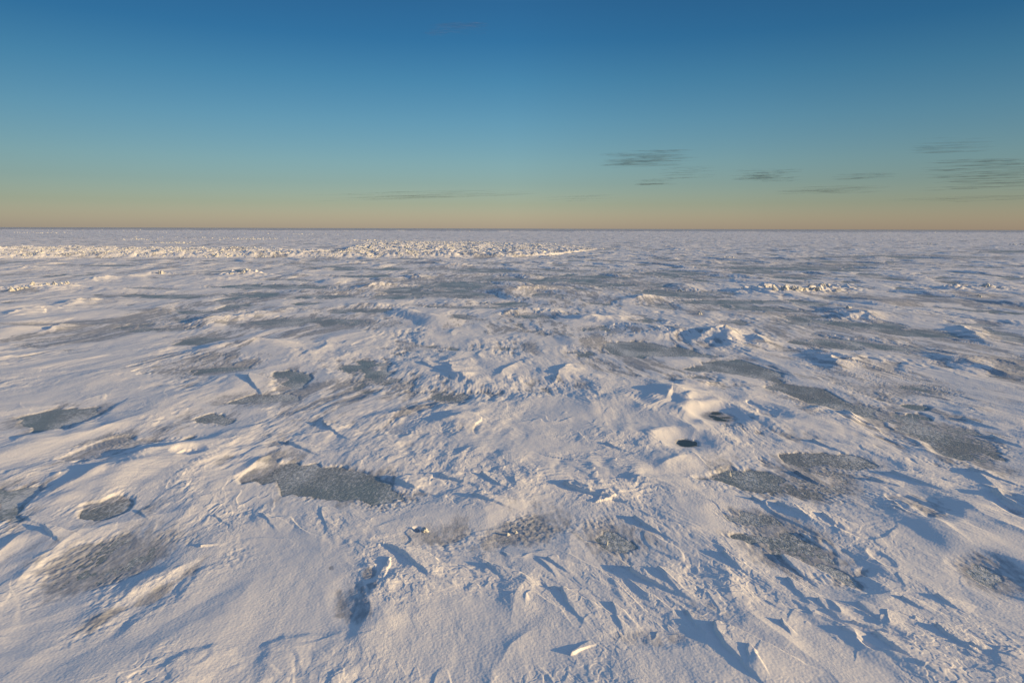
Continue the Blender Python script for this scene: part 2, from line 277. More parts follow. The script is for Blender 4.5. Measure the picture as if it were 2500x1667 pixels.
def terrain(x, y):
    """height of the snow above the sea ice and the share of bare/frosted ice"""
    x = x.astype(np.float32); y = y.astype(np.float32)
    X, Y = to_px(x, y)
    # streamlines of the wind: they fan out towards the camera
    wob = noise(x/7, y/9, 5)*.9 + noise(x/2.2, y/3, 6)*.22
    k = np.exp(-0.054*14*(1-np.exp(-(y/14)))).astype(np.float32)
    uu = (x+1.3+wob)/k*0.47; vv = y+noise(x/4, y/4, 8)*.9
    far = sst(20, 40, y)
    smooth = np.zeros_like(x); rough = np.full_like(x, .25)
    def blobs(a, items):
        y0, y1 = Y.min(), Y.max()
        for b in items:
            e = 1.3*(b[3]+b[2]*abs(math.sin(math.radians(b[4]))))
            if b[1]+e < y0 or b[1]-e > y1: continue
            a = np.maximum(a, blob(X, Y, b))
        return a
    smooth = blobs(smooth, SMOOTH); rough = blobs(rough, ROUGH)
    patchy = noise(x/3.1, y/4.2, 11)
    rough = np.clip(rough + .5*patchy, 0, 1)
    smooth = np.clip(smooth + .55*sst(.15, .6, noise(uu/1.6, vv/5, 12)), 0, 1)
    # broad swell and drifts
    h = .055 + .03*noise(x/6.5, y/8.5, 1) + .034*noise(uu/1.1, vv/2.8, 2) + .011*noise(uu/.42, vv/.95, 3)*(.5+rough)*(1-.6*smooth)
    dr = 1-np.abs(noise((uu+.12*noise(uu/.6, vv/1.5, 16))/1.25, vv/5.0, 14))*2.5
    h = h + .040*np.clip(dr, 0, 1)**1.35*sst(-.2, .5, noise(uu/2.4, vv/5, 15))
    # wind-cut ledges, upwind side steep
    w1 = noise(uu/.55, vv/.8, 20); w2 = noise(uu/.22, vv/.45, 21)
    r1 = fbm(uu/.6, vv/1.7, 2, 22)
    def lvl(q, rr, sd):
        n = np.floor(q); a = np.sin(n*12.9898+sd)*43758.5453; a = a-np.floor(a)
        f = q-n
        return np.where(f < 1-rr, (f/(1-rr))**3, (1-f)/rr)*(.15+1.3*a*a)
    l1 = lvl(r1*.8 + vv*.8 + .10*w1 + uu*.3, .05, 1.3)
    l2 = lvl(fbm((uu+.06*w1)/.24, vv/1.1, 2, 30)*.85 + vv*1.9 + uu*.6, .08, 4.1)
    m1 = sst(.05, .6, noise(uu/.9, vv/2.0, 50)+rough*.4)
    m2 = sst(.0, .55, noise(uu/.5, vv/1.3, 51)+rough*.5-.1)
    led = (l1-.2)*.028*m1 + (l2-.2)*.014*m2*(1-.5*sst(11, 16, y))
    def tongues(cs, A, sd, keep):
        """scattered snow tongues: sharp upwind tip, tail widening and sinking downwind (towards -v)"""
        cu, cv = uu/cs, vv/(cs*2.2)
        iu, iv = np.floor(cu), np.floor(cv); o = np.zeros_like(uu)
        for a in (-1, 0, 1):
            for b_ in (-1, 0, 1):
                gu, gv = iu+a, iv+b_
                hsh = np.sin(gu*127.1+gv*311.7+sd)*43758.5453; r0 = hsh-np.floor(hsh)
                h2 = np.sin(gu*269.5+gv*183.3+sd*1.7)*43758.5453; r2_ = h2-np.floor(h2)
                h3 = np.sin(gu*419.2+gv*71.9+sd*2.3)*43758.5453; r3 = h3-np.floor(h3)
                du = (cu-(gu+.15+.7*r0))*cs; dv = -(cv-(gv+.15+.7*r2_))*cs*2.2
                du = du+dv*(r3-.5)*.9+.05*cs*w2
                L = cs*(.9+1.3*r2_); t_ = dv/L
                W = cs*(.16+.34*r3)*(.10+np.clip(t_, 0, 1)**.65)
                am = np.where(r0*7-np.floor(r0*7) < keep, .35+.65*r3, 0)
                f = sst(-.03, .012, t_)*np.clip(1-t_, 0, 1)**1.15*(1-sst(.72-.6*np.clip(t_, 0, 1), 1.0, np.abs(du)/W))
                o = np.maximum(o, am*f)
        return o*A
    w3 = noise(uu/.09, vv/.2, 24)
    led = led + tongues(1.25, .046, 3.1, .35+.3*rough)*sst(-.35, .2, noise(uu/1.5, vv/2.5, 66)+.6*rough-.2)
    led = led + tongues(.52, .030, 5.7, .45)*sst(-.25, .3, noise(uu/1.0, vv/1.8, 67)+.7*rough-.25)
    led = led + tongues(.21, .013, 9.2, .6)*sst(-.2, .3, noise(uu/.7, vv/1.3, 68)+.7*rough-.25)*(1-.4*far)
    if y.min() < 35: led = led + tongues(.10, .008, 11.3, .4)*sst(-.1, .4, noise(uu/.5, vv/.9, 69)+.7*rough-.3)*(1-sst(25, 35, y))
    # thin crusts broken off in flakes
    def flakes(su, sv, lv, sdd, sharp):
        n_ = fbm((uu+.04*w2)/su, (vv+.05*w3)/sv, 3, sdd, .55)*lv
        b_ = np.floor(n_); f_ = n_-b_
        return b_+sst(.5-sharp, .5+sharp, f_)
    fm = sst(-.45, .25, noise(uu/1.3, vv/2.0, 62)+.8*rough-.25)*(1-sst(60, 120, y))
    led = led + .0042*fm*flakes(.34, .60, 2.2, 160, .06)
    led = led + .0040*fm*(1-sst(18, 40, y))*flakes(.13, .24, 1.8, 170, .12)
    # streaks along the wind
    stk = noise(uu/.13, vv/1.3, 55)+.5*noise(uu/.05, vv/.6, 56)
    led = led + .0018*stk*(.3+rough)
    # etched layers: fine contour steps of the packed snow
    q4 = h*60 + r1*1.6 + w1*.4 + vv*5.5 + uu*3 + noise(x/1.7, y/2.0, 60)*3
    lam = saw(q4+.25*w3, .3)
    ml = np.maximum(blobs(np.zeros_like(x), LAMINA), .45*sst(.25, .6, noise(x/1.9, y/2.3, 61)+.2*rough))*(1-far*.7)
    led = led + (lam-.5)*.0085*ml
    # lumps between the ledges
    led = led + .006*w2*rough
    mid = sst(11, 16, y)*(1-sst(26, 45, y))
    h = h + led*(1-smooth*.93)*(1-.35*far)*(1-.5*mid)
    # bare ice
    ice = np.full_like(x, 0); halo = np.zeros_like(x); faint = np.zeros_like(x)
    nb = fbm(x/.5, y/.8, 3, 70)
    nst = noise(uu/.16, vv/1.0, 72); nsf = noise(uu/.05, vv/.35, 73)
    for pts, st, soft in ICE_POLY:
        g = [to_ground(*p) for p in pts]
        m = in_box(x, y, g, 1.3)
        if not m.any(): continue
        sd = poly_sd(x[m], y[m], g); halo[m] = np.maximum(halo[m], sst(-1.1, .1, sd))
        if st < .1:
            faint[m] = np.maximum(faint[m], sst(-.10, .06, sd+nb[m]*.12+nst[m]*.1)); continue
        sd = sd+.16*noise(uu[m]/.38, vv[m]/2.0, 74)+nb[m]*soft*.9+nst[m]*(soft+.05)*.9+nsf[m]*.02
        ice[m] = np.maximum(ice[m], st*sst(-soft*.6-.06, soft*.6+.06, sd))
    for b in ICE_ELL:
        cx, cy, rx, ry, rot, st = b
        st = st*(.92 if ry < 14 else .85)
        if cy < 870: rx = rx*1.35
        m = (np.abs(X-cx) < rx*2.3) & (np.abs(Y-cy) < ry*2.3+rx*abs(math.sin(math.radians(rot)))*2.3)
        if not m.any(): continue
        c, s = math.cos(math.radians(rot)), math.sin(math.radians(rot))
        u = ((X[m]-cx)*c+(Y[m]-cy)*s)/rx; v = (-(X[m]-cx)*s+(Y[m]-cy)*c)/ry
        d = np.sqrt(u*u+v*v); halo[m] = np.maximum(halo[m], 1-sst(.9, 2.1, d))
        d = d+.35*noise(uu[m]/.6, vv[m]/2.6, 74)+nb[m]*.4+nst[m]*.38+nsf[m]*.12
        ice[m] = np.maximum(ice[m], st*1.05*(1-sst(.75, 1.08, d)))
    gen = noise(uu/1.9, vv/3.4, 75)+.22*nb+.4*noise(x/7, y/9, 76)+.12*nst+.05*nsf+.12*sst(0, 8, x)*sst(12, 25, y) + .22*sst(18, 60, y) - .5*(1-sst(9, 13, y))
    ice = np.maximum(ice, .13*sst(.5, .95, gen)*(1-smooth*.8))
    halo = np.maximum(halo, sst(-.1, .7, gen)*(1-smooth*.8))
    thin = halo*sst(-.35, .45, noise(uu/.5, vv/1.6, 77)+.7*nst+.3*nb+.4*nsf-.1)*(1-smooth*.7)
    small = blobs(np.zeros_like(x), [b for b in GREY if b[2] < 40])
    small = small*sst(-.5, .2, nst+nsf*.6+nb*.4)
    grey = blobs(.9*sst(-.2, .5, noise(x/6, y/10, 83)+.5*noise(x/1.6, y/3, 84))*sst(9, 18, y)*(1-smooth), [b for b in GREY if b[2] >= 40])
    gsm = np.clip(grey*1.2, 0, 1); grey = np.clip(grey*1.35, 0, 1)*sst(-.35, .4, .6*noise(uu/.45, vv/2.2, 85)+.55*nst+.4*nsf+.55*noise(x/5, y/8, 86)+.6*(grey-.5))
    thin = np.maximum(np.maximum(thin, small), np.maximum(grey, .95*faint))
    h = h*(1-.84*halo)*(1-.45*gsm)*(1-.6*faint)
    cov = np.clip(ice/.125, 0, 1)
    for cx, cy, rx, ry, dp in PITS:
        d = np.hypot((X-cx)/rx, (Y-cy)/ry)+noise(x/.2, y/.2, 78)*.2
        h = h - dp*(1-sst(.5, 1.1, d))
    h = h*(1-cov) - .02*cov
    # frost ripples lie on the ice so that its surface shows through in flecks
    fleck = fbm(uu/.045, vv/.1, 2, 80)
    h = h + .006*fleck*(.3+sst(-.3, .4, noise(x/.6, y/.8, 79)))*(1-sst(30, 60, y))*(1-sst(.008, .028, h))
    # hand-placed crests
    add = np.zeros_like(x)
    for pts, hh, wl, wr, pw in CREST:
        g = [to_ground(*p) for p in pts]
        m = in_box(x, y, g, max(wl, wr)*1.3)
        if not m.any(): continue
        xx, yy = x[m]+noise(x[m]*1.7, y[m]*1.7, 90)*wl*.18, y[m]+noise(x[m]*1.7, y[m]*1.7, 91)*wl*.18
        best = np.full(xx.shape, 1e9, np.float32); side = np.zeros_like(best); tt = np.zeros_like(best)
        L = [0]
        for i in range(len(g)-1): L.append(L[-1]+math.dist(g[i], g[i+1]))
        for i in range(len(g)-1):
            ax, ay = g[i]; ex, ey = g[i+1][0]-ax, g[i+1][1]-ay
            t = np.clip(((xx-ax)*ex+(yy-ay)*ey)/(ex*ex+ey*ey), 0, 1)
            d = np.hypot(xx-ax-ex*t, yy-ay-ey*t)
            s = ex*(yy-ay)-ey*(xx-ax)
            c = d < best
            best = np.where(c, d, best); side = np.where(c, s, side); tt = np.where(c, (L[i]+t*(L[i+1]-L[i]))/L[-1], tt)
        wd = np.where(side > 0, wl, wr)
        env = (sst(-.05, .3, tt)*.55+.45)*(1-.75*sst(.55, 1.0, tt)) if pw < 1.25 else (.35+.65*sst(0, .35, tt))*(1-.6*sst(.6, 1, tt))
        hl = hh*(1.6 if pts[0][1] < 870 else 1)*env*(.85+(.5 if pts[0][1] > 870 else .2)*noise(xx*2.3, yy*2.3, 93))*(np.clip(1-best/wd, 0, 1)**(pw+.5)*.6+.4*np.clip(1-best/(wd*1.1), 0, 1)**1.15)
        add[m] = np.maximum(add[m], hl)
    h = h + add*.75*(1-.15*rough)
    for x0, x1, yy, hh, wd in RIDGE_BED:
        p, q_ = to_ground(x0, yy), to_ground(x1, yy); 
        m = (x > p[0]-2) & (x < q_[0]+2) & (np.abs(y-p[1]) < wd*2.2+1)
        if not m.any(): continue
        c = np.clip(x[m], p[0], q_[0]); d = np.hypot((x[m]-c)/1.6, (y[m]-p[1]-.5*noise(x[m]/1.5, y[m]*0, 87))/np.where(y[m] > p[1], .8*wd, 1.7*wd))
        h[m] = h[m]+1.9*hh*np.clip(1-d, 0, 1)**1.3*(.5+1.3*np.abs(noise(x[m]/.5, y[m]/.6, 88)))
    for cx, cy, rx, ry, hh in MOUND:
        g = to_ground(cx, cy)
        m = (np.abs(x-g[0]) < rx*1.5) & (np.abs(y-g[1]) < ry*1.6)
        if not m.any(): continue
        a = x[m]-g[0]+.25*noise(x[m]/.8, y[m]/.8, 98); b_ = y[m]-g[1]+.3*noise(x[m]/.8, y[m]/.8, 99)
        d = np.sqrt((a/rx)**2+(b_/ry)**2)
        h[m] = h[m]+hh*(.55+.25*noise(x[m]/.7, y[m]/.9, 94))*np.clip(1-d/1.3, 0, 1)**1.3*(.9+.1*lam[m])
    for tip, tail, W0, hh in TONGUE:
        p, q_ = to_ground(*tip), to_ground(*tail); dx, dy = q_[0]-p[0], q_[1]-p[1]; L = math.hypot(dx, dy)
        m = (np.abs(x-p[0]-dx/2) < L*.6+W0+.1) & (np.abs(y-p[1]-dy/2) < L*.6+W0+.1)
        if not m.any(): continue
        a, b_ = x[m]-p[0], y[m]-p[1]
        t_ = (a*dx+b_*dy)/(L*L); du = (a*dy-b_*dx)/L + noise(x[m]/.15, y[m]/.15, 95)*.02 + noise(x[m]/.05, y[m]/.05, 96)*.006
        W = W0*(.08+np.clip(t_, 0, 1)**.6); pr = np.abs(du)/W
        f = sst(-.05, .02, t_+.03*pr)*np.clip(1-t_, 0, 1)**.9*(1-sst(1-np.clip(.03/W, .12, .5), 1.0, pr))
        h[m] = np.maximum(h[m], h[m]*.6+.02) *(f > .02)+h[m]*(f <= .02) if False else h[m]+.88*hh*f
    for pts, hh, ed, sink in PLATE:
        g = [to_ground(*p) for p in pts]; sk = to_ground(*sink)
        m = in_box(x, y, g, .15)
        if not m.any(): continue
        sd = poly_sd(x[m], y[m], g) + noise(x[m]/.12, y[m]/.12, 95)*.022 + noise(x[m]/.04, y[m]/.04, 96)*.006
        dx, dy = sk[0]-g[0][0], sk[1]-g[0][1]; L = math.hypot(dx, dy)
        t = ((x[m]-g[0][0])*dx+(y[m]-g[0][1])*dy)/(L*L)
        top = hh*.6*(1-sst(.1, .85, t))
        strat = saw(top*60+noise(x[m]/.3, y[m]/.3, 97), .3)*.006
        h[m] = h[m] + (top+strat)*sst(-ed, ed, sd)
    # heaped broken ice far off
    rb = rubble_mask(X, Y)*np.interp(X, [1150, 1400, 1470], [1, .55, .15])
    h = h + rb*(.28+.14*np.abs(noise(x/.5, y/.8, 107))+.3*np.abs(noise(x/1.3, y/2.5, 100))+.35*np.abs(noise(x/4, y/7, 101)))
    # far hummocks
    f2 = sst(45, 150, y)
    hum = np.clip(noise(x/9, y/13, 103)-.36, 0, 1)
    h = h + f2*(.5*hum*(.3+np.abs(noise(x/1.2, y/1.6, 104))))
    # fine broken relief that shows as lit facets at a grazing view
    mod = (.35+.9*sst(-.3, .5, noise(x/7, y/12, 152)))*(1-.6*smooth)
    rg = np.zeros_like(x)
    for wv, d0, d1, sdd in ((.28, 50, 70, 150), (.6, 50, 130, 151), (1.3, 110, 280, 154), (2.9, 240, 600, 155), (6.5, 520, 1400, 156), (15, 1200, 4000, 157)):
        a_ = sst(d0*.35, d0, y)*(1-sst(d1, d1*2.2, y))
        if a_.max() > 0: rg = rg + a_*wv*(.030 if wv < 1 else .05)*np.clip(noise(x/(wv*1.9), y/(wv*1.3), sdd)-.05, 0, 1)
    h = h + rg*mod
    dl = np.clip(noise(uu/3.2+vv*.10, vv/5.5, 153)-.22, 0, 1)
    h = h + sst(14, 28, y)*dl*.30*(1-.5*sst(90, 200, y))
    h = h + sst(500, 900, y)*1.2*np.clip(noise(x/30, y/60, 106), 0, 1)
    # grain
    near = 1-sst(14, 30, y)
    h = h + near*(.0024*noise(uu/.07, vv/.16, 110)*(.4+rough) + .0012*noise(x/.028, y/.028, 111)) + .004*noise(uu/.2, vv/.5, 112)
    for pts in HOLES:
        g = [to_ground(*p) for p in pts]
        m = in_box(x, y, g, .7)
        if not m.any(): continue
        sd = poly_sd(x[m], y[m], g)+.06*nb[m]*0
        hh = h[m]*(1-.9*sst(-.6, -.02, sd)); hh = hh*(1-sst(-.08, .0, sd))
        h[m] = np.where(sd > -.03, -.01, hh)
    return h, ice, thin

# ------------------------------------------------------------------ node helpers
def mat(name):
    m = bpy.data.materials.new(name); m.use_nodes = True
    return m, m.node_tree, m.node_tree.nodes['Principled BSDF']
def nd(t, ty, **kw):
    n = t.nodes.new(ty)
    for k, v in kw.items():
        if k in n.inputs: n.inputs[k].default_value = v
        else: setattr(n, k, v)
    return n
def math_(t, op, a, b=None, clamp=False):
    n = t.nodes.new('ShaderNodeMath'); n.operation = op; n.use_clamp = clamp
    for i, v in enumerate((a, b)):
        if v is None: continue
        if isinstance(v, (int, float)): n.inputs[i].default_value = v
        else: t.links.new(v, n.inputs[i])
    return n.outputs[0]
def mixc(t, f, a, b):
    n = t.nodes.new('ShaderNodeMix'); n.data_type = 'RGBA'
    for i, v in ((0, f), (6, a), (7, b)):
        if isinstance(v, (int, float)): n.inputs[i].default_value = v
        elif isinstance(v, tuple): n.inputs[i].default_value = (*v, 1)
        else: t.links.new(v, n.inputs[i])
    return n.outputs[2]
def rampf(t, f, a, b):
    n = t.nodes.new('ShaderNodeMapRange'); n.inputs['From Min'].default_value = a; n.inputs['From Max'].default_value = b
    n.interpolation_type = 'SMOOTHSTEP'
    t.links.new(f, n.inputs['Value']); return n.outputs[0]
def noise_n(t, vec, scale, detail=4, rough=.55, dist=0):
    n = t.nodes.new('ShaderNodeTexNoise'); n.inputs['Scale'].default_value = scale
    n.inputs['Detail'].default_value = detail; n.inputs['Roughness'].default_value = rough; n.inputs['Distortion'].default_value = dist
    t.links.new(vec, n.inputs['Vector']); return n.outputs[0]
def noise_n_vec(t, vec):
    n = t.nodes.new('ShaderNodeTexNoise'); n.inputs['Scale'].default_value = 1.5; n.inputs['Detail'].default_value = 3
    t.links.new(vec, n.inputs['Vector']); a = t.nodes.new('ShaderNodeVectorMath'); a.operation = 'MULTIPLY_ADD'
    t.links.new(n.outputs['Color'], a.inputs[0]); a.inputs[1].default_value = (.5, .5, .0); t.links.new(vec, a.inputs[2]); return a.outputs[0]
def mapped(t, scale, rot=(0, 0, 0)):
    c = t.nodes.new('ShaderNodeTexCoord'); m = t.nodes.new('ShaderNodeMapping')
    m.inputs['Scale'].default_value = scale; m.inputs['Rotation'].default_value = rot
    t.links.new(c.outputs['Object'], m.inputs['Vector']); return m.outputs[0]

# snow
SNOW, t, b = mat('wind_packed_snow')
v = mapped(t, (1, 1, 1)); vs = mapped(t, (1, .4, 1))
fine = math_(t, 'MULTIPLY', noise_n(t, vs, 38, 6, .66), math_(t, 'ADD', math_(t, 'MULTIPLY', rampf(t, noise_n(t, vs, 1.1, 4, .6), .42, .68), 1.6), .25)); mid = noise_n(t, vs, 5, 4, .6)
att = nd(t, 'ShaderNodeAttribute', attribute_name='thin'); thin = att.outputs['Fac']
tf = math_(t, 'ADD', thin, math_(t, 'MULTIPLY', math_(t, 'SUBTRACT', noise_n(t, vs, 14, 5, .65), .5), 1.3))
tf = rampf(t, tf, .25, 1.0)
snowc = mixc(t, mid, (.81, .795, .82), (.86, .845, .86))
greyc = mixc(t, noise_n(t, v, 2.2, 3), (.26, .295, .35), (.33, .335, .365))
col = mixc(t, math_(t, 'MULTIPLY', tf, .85), snowc, greyc)
t.links.new(col, b.inputs['Base Color']); b.inputs['Roughness'].default_value = .62; b.inputs['Specular IOR Level'].default_value = .25
bp = nd(t, 'ShaderNodeBump'); bp.inputs['Distance'].default_value = .012; bp.inputs['Strength'].default_value = .35
t.links.new(fine, bp.inputs['Height']); t.links.new(bp.outputs[0], b.inputs['Normal'])

# bare sea ice: dark, streaked with frost
ICE, t, b = mat('bare_sea_ice')
v = mapped(t, (1, 1, 1)); vs = mapped(t, (1, .45, 1)); vb = mapped(t, (1, .5, 1), (0, 0, .4))
tone = rampf(t, noise_n(t, v, .23, 3), .35, .65)
c0 = mixc(t, tone, (.21, .265, .30), (.25, .26, .28))
c1 = mixc(t, math_(t, 'MULTIPLY', rampf(t, noise_n(t, vb, 1.6, 5, .6), .4, .75), .6), c0, (.40, .44, .48))
fr = rampf(t, math_(t, 'ADD', noise_n(t, vs, 22, 6, .72), math_(t, 'MULTIPLY', noise_n(t, vb, .8, 4), .9)), .92, 1.12)
crk = nd(t, 'ShaderNodeTexVoronoi'); crk.feature = 'DISTANCE_TO_EDGE'; crk.inputs['Scale'].default_value = .9
t.links.new(noise_n_vec(t, v), crk.inputs['Vector'])
fr = math_(t, 'MAXIMUM', fr, math_(t, 'MULTIPLY', math_(t, 'LESS_THAN', crk.outputs[0], .006), .6))
c2 = mixc(t, math_(t, 'MULTIPLY', fr, .8), c1, (.72, .75, .79))
t.links.new(c2, b.inputs['Base Color'])
rr = math_(t, 'ADD', math_(t, 'MULTIPLY', fr, .3), .42); t.links.new(rr, b.inputs['Roughness'])
b.inputs['Specular IOR Level'].default_value = .35
bp = nd(t, 'ShaderNodeBump'); bp.inputs['Distance'].default_value = .03; bp.inputs['Strength'].default_value = .6
t.links.new(noise_n(t, vs, 17, 5, .7), bp.inputs['Height']); t.links.new(bp.outputs[0], b.inputs['Normal'])

# dark smooth ice of the open holes
DARK, t, b = mat('black_ice')
v = mapped(t, (1, 1, 1))
t.links.new(mixc(t, noise_n(t, v, 9, 4), (.018, .033, .040), (.05, .07, .08)), b.inputs['Base Color'])
b.inputs['Roughness'].default_value = .32; b.inputs['Specular IOR Level'].default_value = .4

# broken ice blocks, snow crusted
BLOCK, t, b = mat('snow_crusted_ice')
v = mapped(t, (1, 1, 1))
t.links.new(mixc(t, rampf(t, noise_n(t, v, 3, 5, .6), .3, .7), (.50, .53, .57), (.60, .60, .60)), b.inputs['Base Color'])
b.inputs['Roughness'].default_value = .55; b.inputs['Specular IOR Level'].default_value = .3
bp = nd(t, 'ShaderNodeBump'); bp.inputs['Distance'].default_value = .03; bp.inputs['Strength'].default_value = .5
t.links.new(noise_n(t, v, 9, 5, .6), bp.inputs['Height']); t.links.new(bp.outputs[0], b.inputs['Normal'])

# ------------------------------------------------------------------ the ground
def grid_mesh(name, xs2, ys2, zs, keep, material, smooth=True):
    nr, nc = xs2.shape
    idx = np.arange(nr*nc, dtype=np.int32).reshape(nr, nc)
    q = np.stack([idx[:-1,:-1], idx[:-1,1:], idx[1:,1:], idx[1:,:-1]], -1).reshape(-1, 4)
    if keep is not None:
        kf = keep[:-1,:-1] | keep[:-1,1:] | keep[1:,1:] | keep[1:,:-1]
        q = q[kf.ravel()]
    me = bpy.data.meshes.new(name)
    me.vertices.add(nr*nc); me.loops.add(q.size); me.polygons.add(len(q))
    co = np.stack([xs2, ys2, zs], -1).astype(np.float32).ravel()
    me.vertices.foreach_set('co', co)
    me.loops.foreach_set('vertex_index', q.ravel())
    me.polygons.foreach_set('loop_start', np.arange(0, q.size, 4, dtype=np.int32))
    me.update(calc_edges=True)
    if smooth: me.polygons.foreach_set('use_smooth', np.ones(len(q), bool))
    me.materials.append(material)
    o = bpy.data.objects.new(name, me); S.collection.objects.link(o)
    return o
QUAL = 1.12
ys = [1.6]
while ys[-1] < 7000:
    D = ys[-1]; ys.append(D + min(max(.5*D*D/2732, .0045), .0032*D if D < 260 else .010*D)/QUAL)
ys = np.array(ys)
tin = np.linspace(-.95, .95, int(1750*QUAL)); step = tin[1]-tin[0]
tout = []; c = .95
while c < 3.5: step *= 1.06; c += step; tout.append(c)
ts = np.concatenate([-np.array(tout[::-1]), tin, tout])
XS = (ys[:, None]+.6)*ts[None, :]; YS = np.repeat(ys[:, None], len(ts), 1)
hz = np.empty(XS.shape, np.float32); ic = np.empty(XS.shape, np.float32); th = np.empty(XS.shape, np.float32)
for i in range(0, len(ys), 64):
    a, bb, cc = terrain(XS[i:i+64], YS[i:i+64]); hz[i:i+64] = a; ic[i:i+64] = bb; th[i:i+64] = cc
thin = np.maximum(np.maximum((1-np.clip(hz/.022, 0, 1))*.9, np.clip(ic/.15, 0, 1)*(hz < .04)*.8), th*.85)
thin = np.maximum(thin, .75*sst(950, 1150, YS+60*noise((XS/80).astype(np.float32), (YS/300).astype(np.float32), 140)))
snow = grid_mesh('snow_field', XS, YS, hz, hz > -.004, SNOW)
at = snow.data.attributes.new('thin', 'FLOAT', 'POINT'); at.data.foreach_set('value', thin.ravel().astype(np.float32))
snow['kind'] = 'structure'

def height_at(x, y):
    return float(terrain(np.array([[x]]), np.array([[y]]))[0][0, 0])

R = 60000.0
me = bpy.data.meshes.new('sea_ice'); bm = bmesh.new()
vs_ = [bm.verts.new(p) for p in ((-R, -R, 0), (R, -R, 0), (R, R, 0), (-R, R, 0))]; bm.faces.new(vs_); bm.to_mesh(me); bm.free()
me.materials.append(ICE); si = bpy.data.objects.new('sea_ice', me); S.collection.objects.link(si); si['kind'] = 'structure'

# ------------------------------------------------------------------ things
def tag(o, label, cat, group=None):
    o['label'] = label; o['category'] = cat
    if group: o['group'] = group
rnd = random.Random(5)
me = None
water = []
for k, pts in enumerate(HOLES):
    g = [to_ground(*p) for p in pts]
    cx = sum(p[0] for p in g)/len(g); cy = sum(p[1] for p in g)/len(g)
    bm = bmesh.new()
    ring = []
    for i in range(len(g)):
        a, b_ = g[i], g[(i+1) % len(g)]
        for q in range(4):
            f = q/4; px, py = a[0]+(b_[0]-a[0])*f, a[1]+(b_[1]-a[1])*f
            j = 1+.03*math.sin(i*2.1+q*1.7)
            ring.append(bm.verts.new(((px-cx)*j, (py-cy)*j, 0)))
    bm.faces.new(ring)
    bmesh.ops.recalc_face_normals(bm, faces=bm.faces[:])
    if bm.faces[:][0].normal.z < 0: bmesh.ops.reverse_faces(bm, faces=bm.faces[:])
    me = bpy.data.meshes.new('open_water'); bm.to_mesh(me); bm.free(); me.materials.append(DARK)
    o = bpy.data.objects.new('open_water', me); S.collection.objects.link(o); o.location = (cx, cy, .004); o['kind'] = 'structure'

def hull_verts(seed, n=16, sharp=.0):
    q = random.Random(seed); pts = []
    for i in range(n):
        p = Vector((q.uniform(-1, 1), q.uniform(-1, 1), q.uniform(-1, 1)))
        m = max(abs(p.x), abs(p.y), abs(p.z)); p /= m
        p *= q.uniform(.8, 1.0)
        if sharp: p.x *= 1-sharp*max(0, p.z); p.y *= 1-sharp*max(0, p.z)*.6
        pts.append(p)
    return pts
def block_mesh(name, seed, sx, sy, sz, sharp=0, lev=2, rough=.12, material=None):
    """an irregular chunk of ice, rounded by wind and crusted with snow"""
    bm = bmesh.new()
    for p in hull_verts(seed, 14, sharp): bm.verts.new((p.x*sx/2, p.y*sy/2, p.z*sz/2))
    bmesh.ops.convex_hull(bm, input=bm.verts[:])
    for v in [v for v in bm.verts if not v.link_faces]: bm.verts.remove(v)
    if lev:
        bmesh.ops.bevel(bm, geom=bm.edges[:], offset=min(sx, sy, sz)*.06, segments=1, affect='EDGES', clamp_overlap=True)
        bmesh.ops.triangulate(bm, faces=bm.faces[:])
        bmesh.ops.subdivide_edges(bm, edges=bm.edges[:], cuts=lev, use_grid_fill=True)
        co = np.array([v.co[:] for v in bm.verts], np.float32); bm.normal_update()
        s = max(sx, sy, sz)
        n1 = noise(co[:,0]/s*4+co[:,2]/s*3, co[:,1]/s*4-co[:,2]/s*2, seed)*.7+noise(co[:,0]/s*11, co[:,1]/s*9+co[:,2]/s*10, seed+1)*.3
        for v, a in zip(bm.verts, n1): v.co += v.normal*float(a)*min(sx, sy, sz)*rough*2
    bm.normal_update()
    me = bpy.data.meshes.new(name); bm.to_mesh(me); bm.free()
    if lev: me.polygons.foreach_set('use_smooth', np.ones(len(me.polygons), bool))
    me.materials.append(material or BLOCK); return me

def put_block(seed, X, Y, wpx, hpx, name, label, cat, group=None, sharp=.3, deep=.8, yaw=None, tilt=.2):
    gx, gy = to_ground(X, Y+1.0)
    D = math.hypot(gy*cp+H*sp_, 0)/F; w_, h_ = wpx*D, hpx*D
    me = block_mesh(name, seed, w_, w_*deep, h_*1.9, sharp, 3, .16)
    o = bpy.data.objects.new(name, me); S.collection.objects.link(o)
    q = random.Random(seed)
    o.location = (gx, gy, height_at(gx, gy)-h_*.05)
    o.rotation_euler = (q.uniform(-tilt, tilt), q.uniform(-tilt, tilt), yaw if yaw is not None else q.uniform(-.5, .5))
    tag(o, label, cat, group); return o
RIDGES = [
 ('low broken ridge at the far left', [(28,721,15,13,.7),(41,720,7,5,0),(51,718,11,6,.2),(64,717,9,4,0),(80,713,12,8,.5),(98,713,9,4,0),(117,712,9,5,.3),(133,710,13,11,.6),(143,709,8,5,0),(153,708,9,9,.6),(163,707,11,8,.3)]),
 ('snowy ridge at the right', [(1869,708,13,7,.5),(1879,708,7,5,0),(1888,711,17,16,.85),(1907,708,9,5,.2),(1920,711,25,11,.4),(1937,711,13,9,.3),(1950,711,23,9,.2),(1966,710,18,9,.3),(1981,710,15,7,.2),(1995,710,19,11,.4),(2002,697,11,6,.5),(2010,704,12,12,.6),(2022,703,17,9,.3),(1812,708,6,4,0)]),
 ('small heap left of the middle', [(565,676,10,4,0),(586,675,25,6,.2),(604,673,17,10,.8),(618,671,9,5,0)]),
 ('small heap by the right edge', [(2396,695,12,6,.3),(2406,698,17,8,.4),(2420,698,11,6,.2),(2330,695,10,4,0),(2388,718,6,5,.3),(2394,719,5,4,.2)]),
]
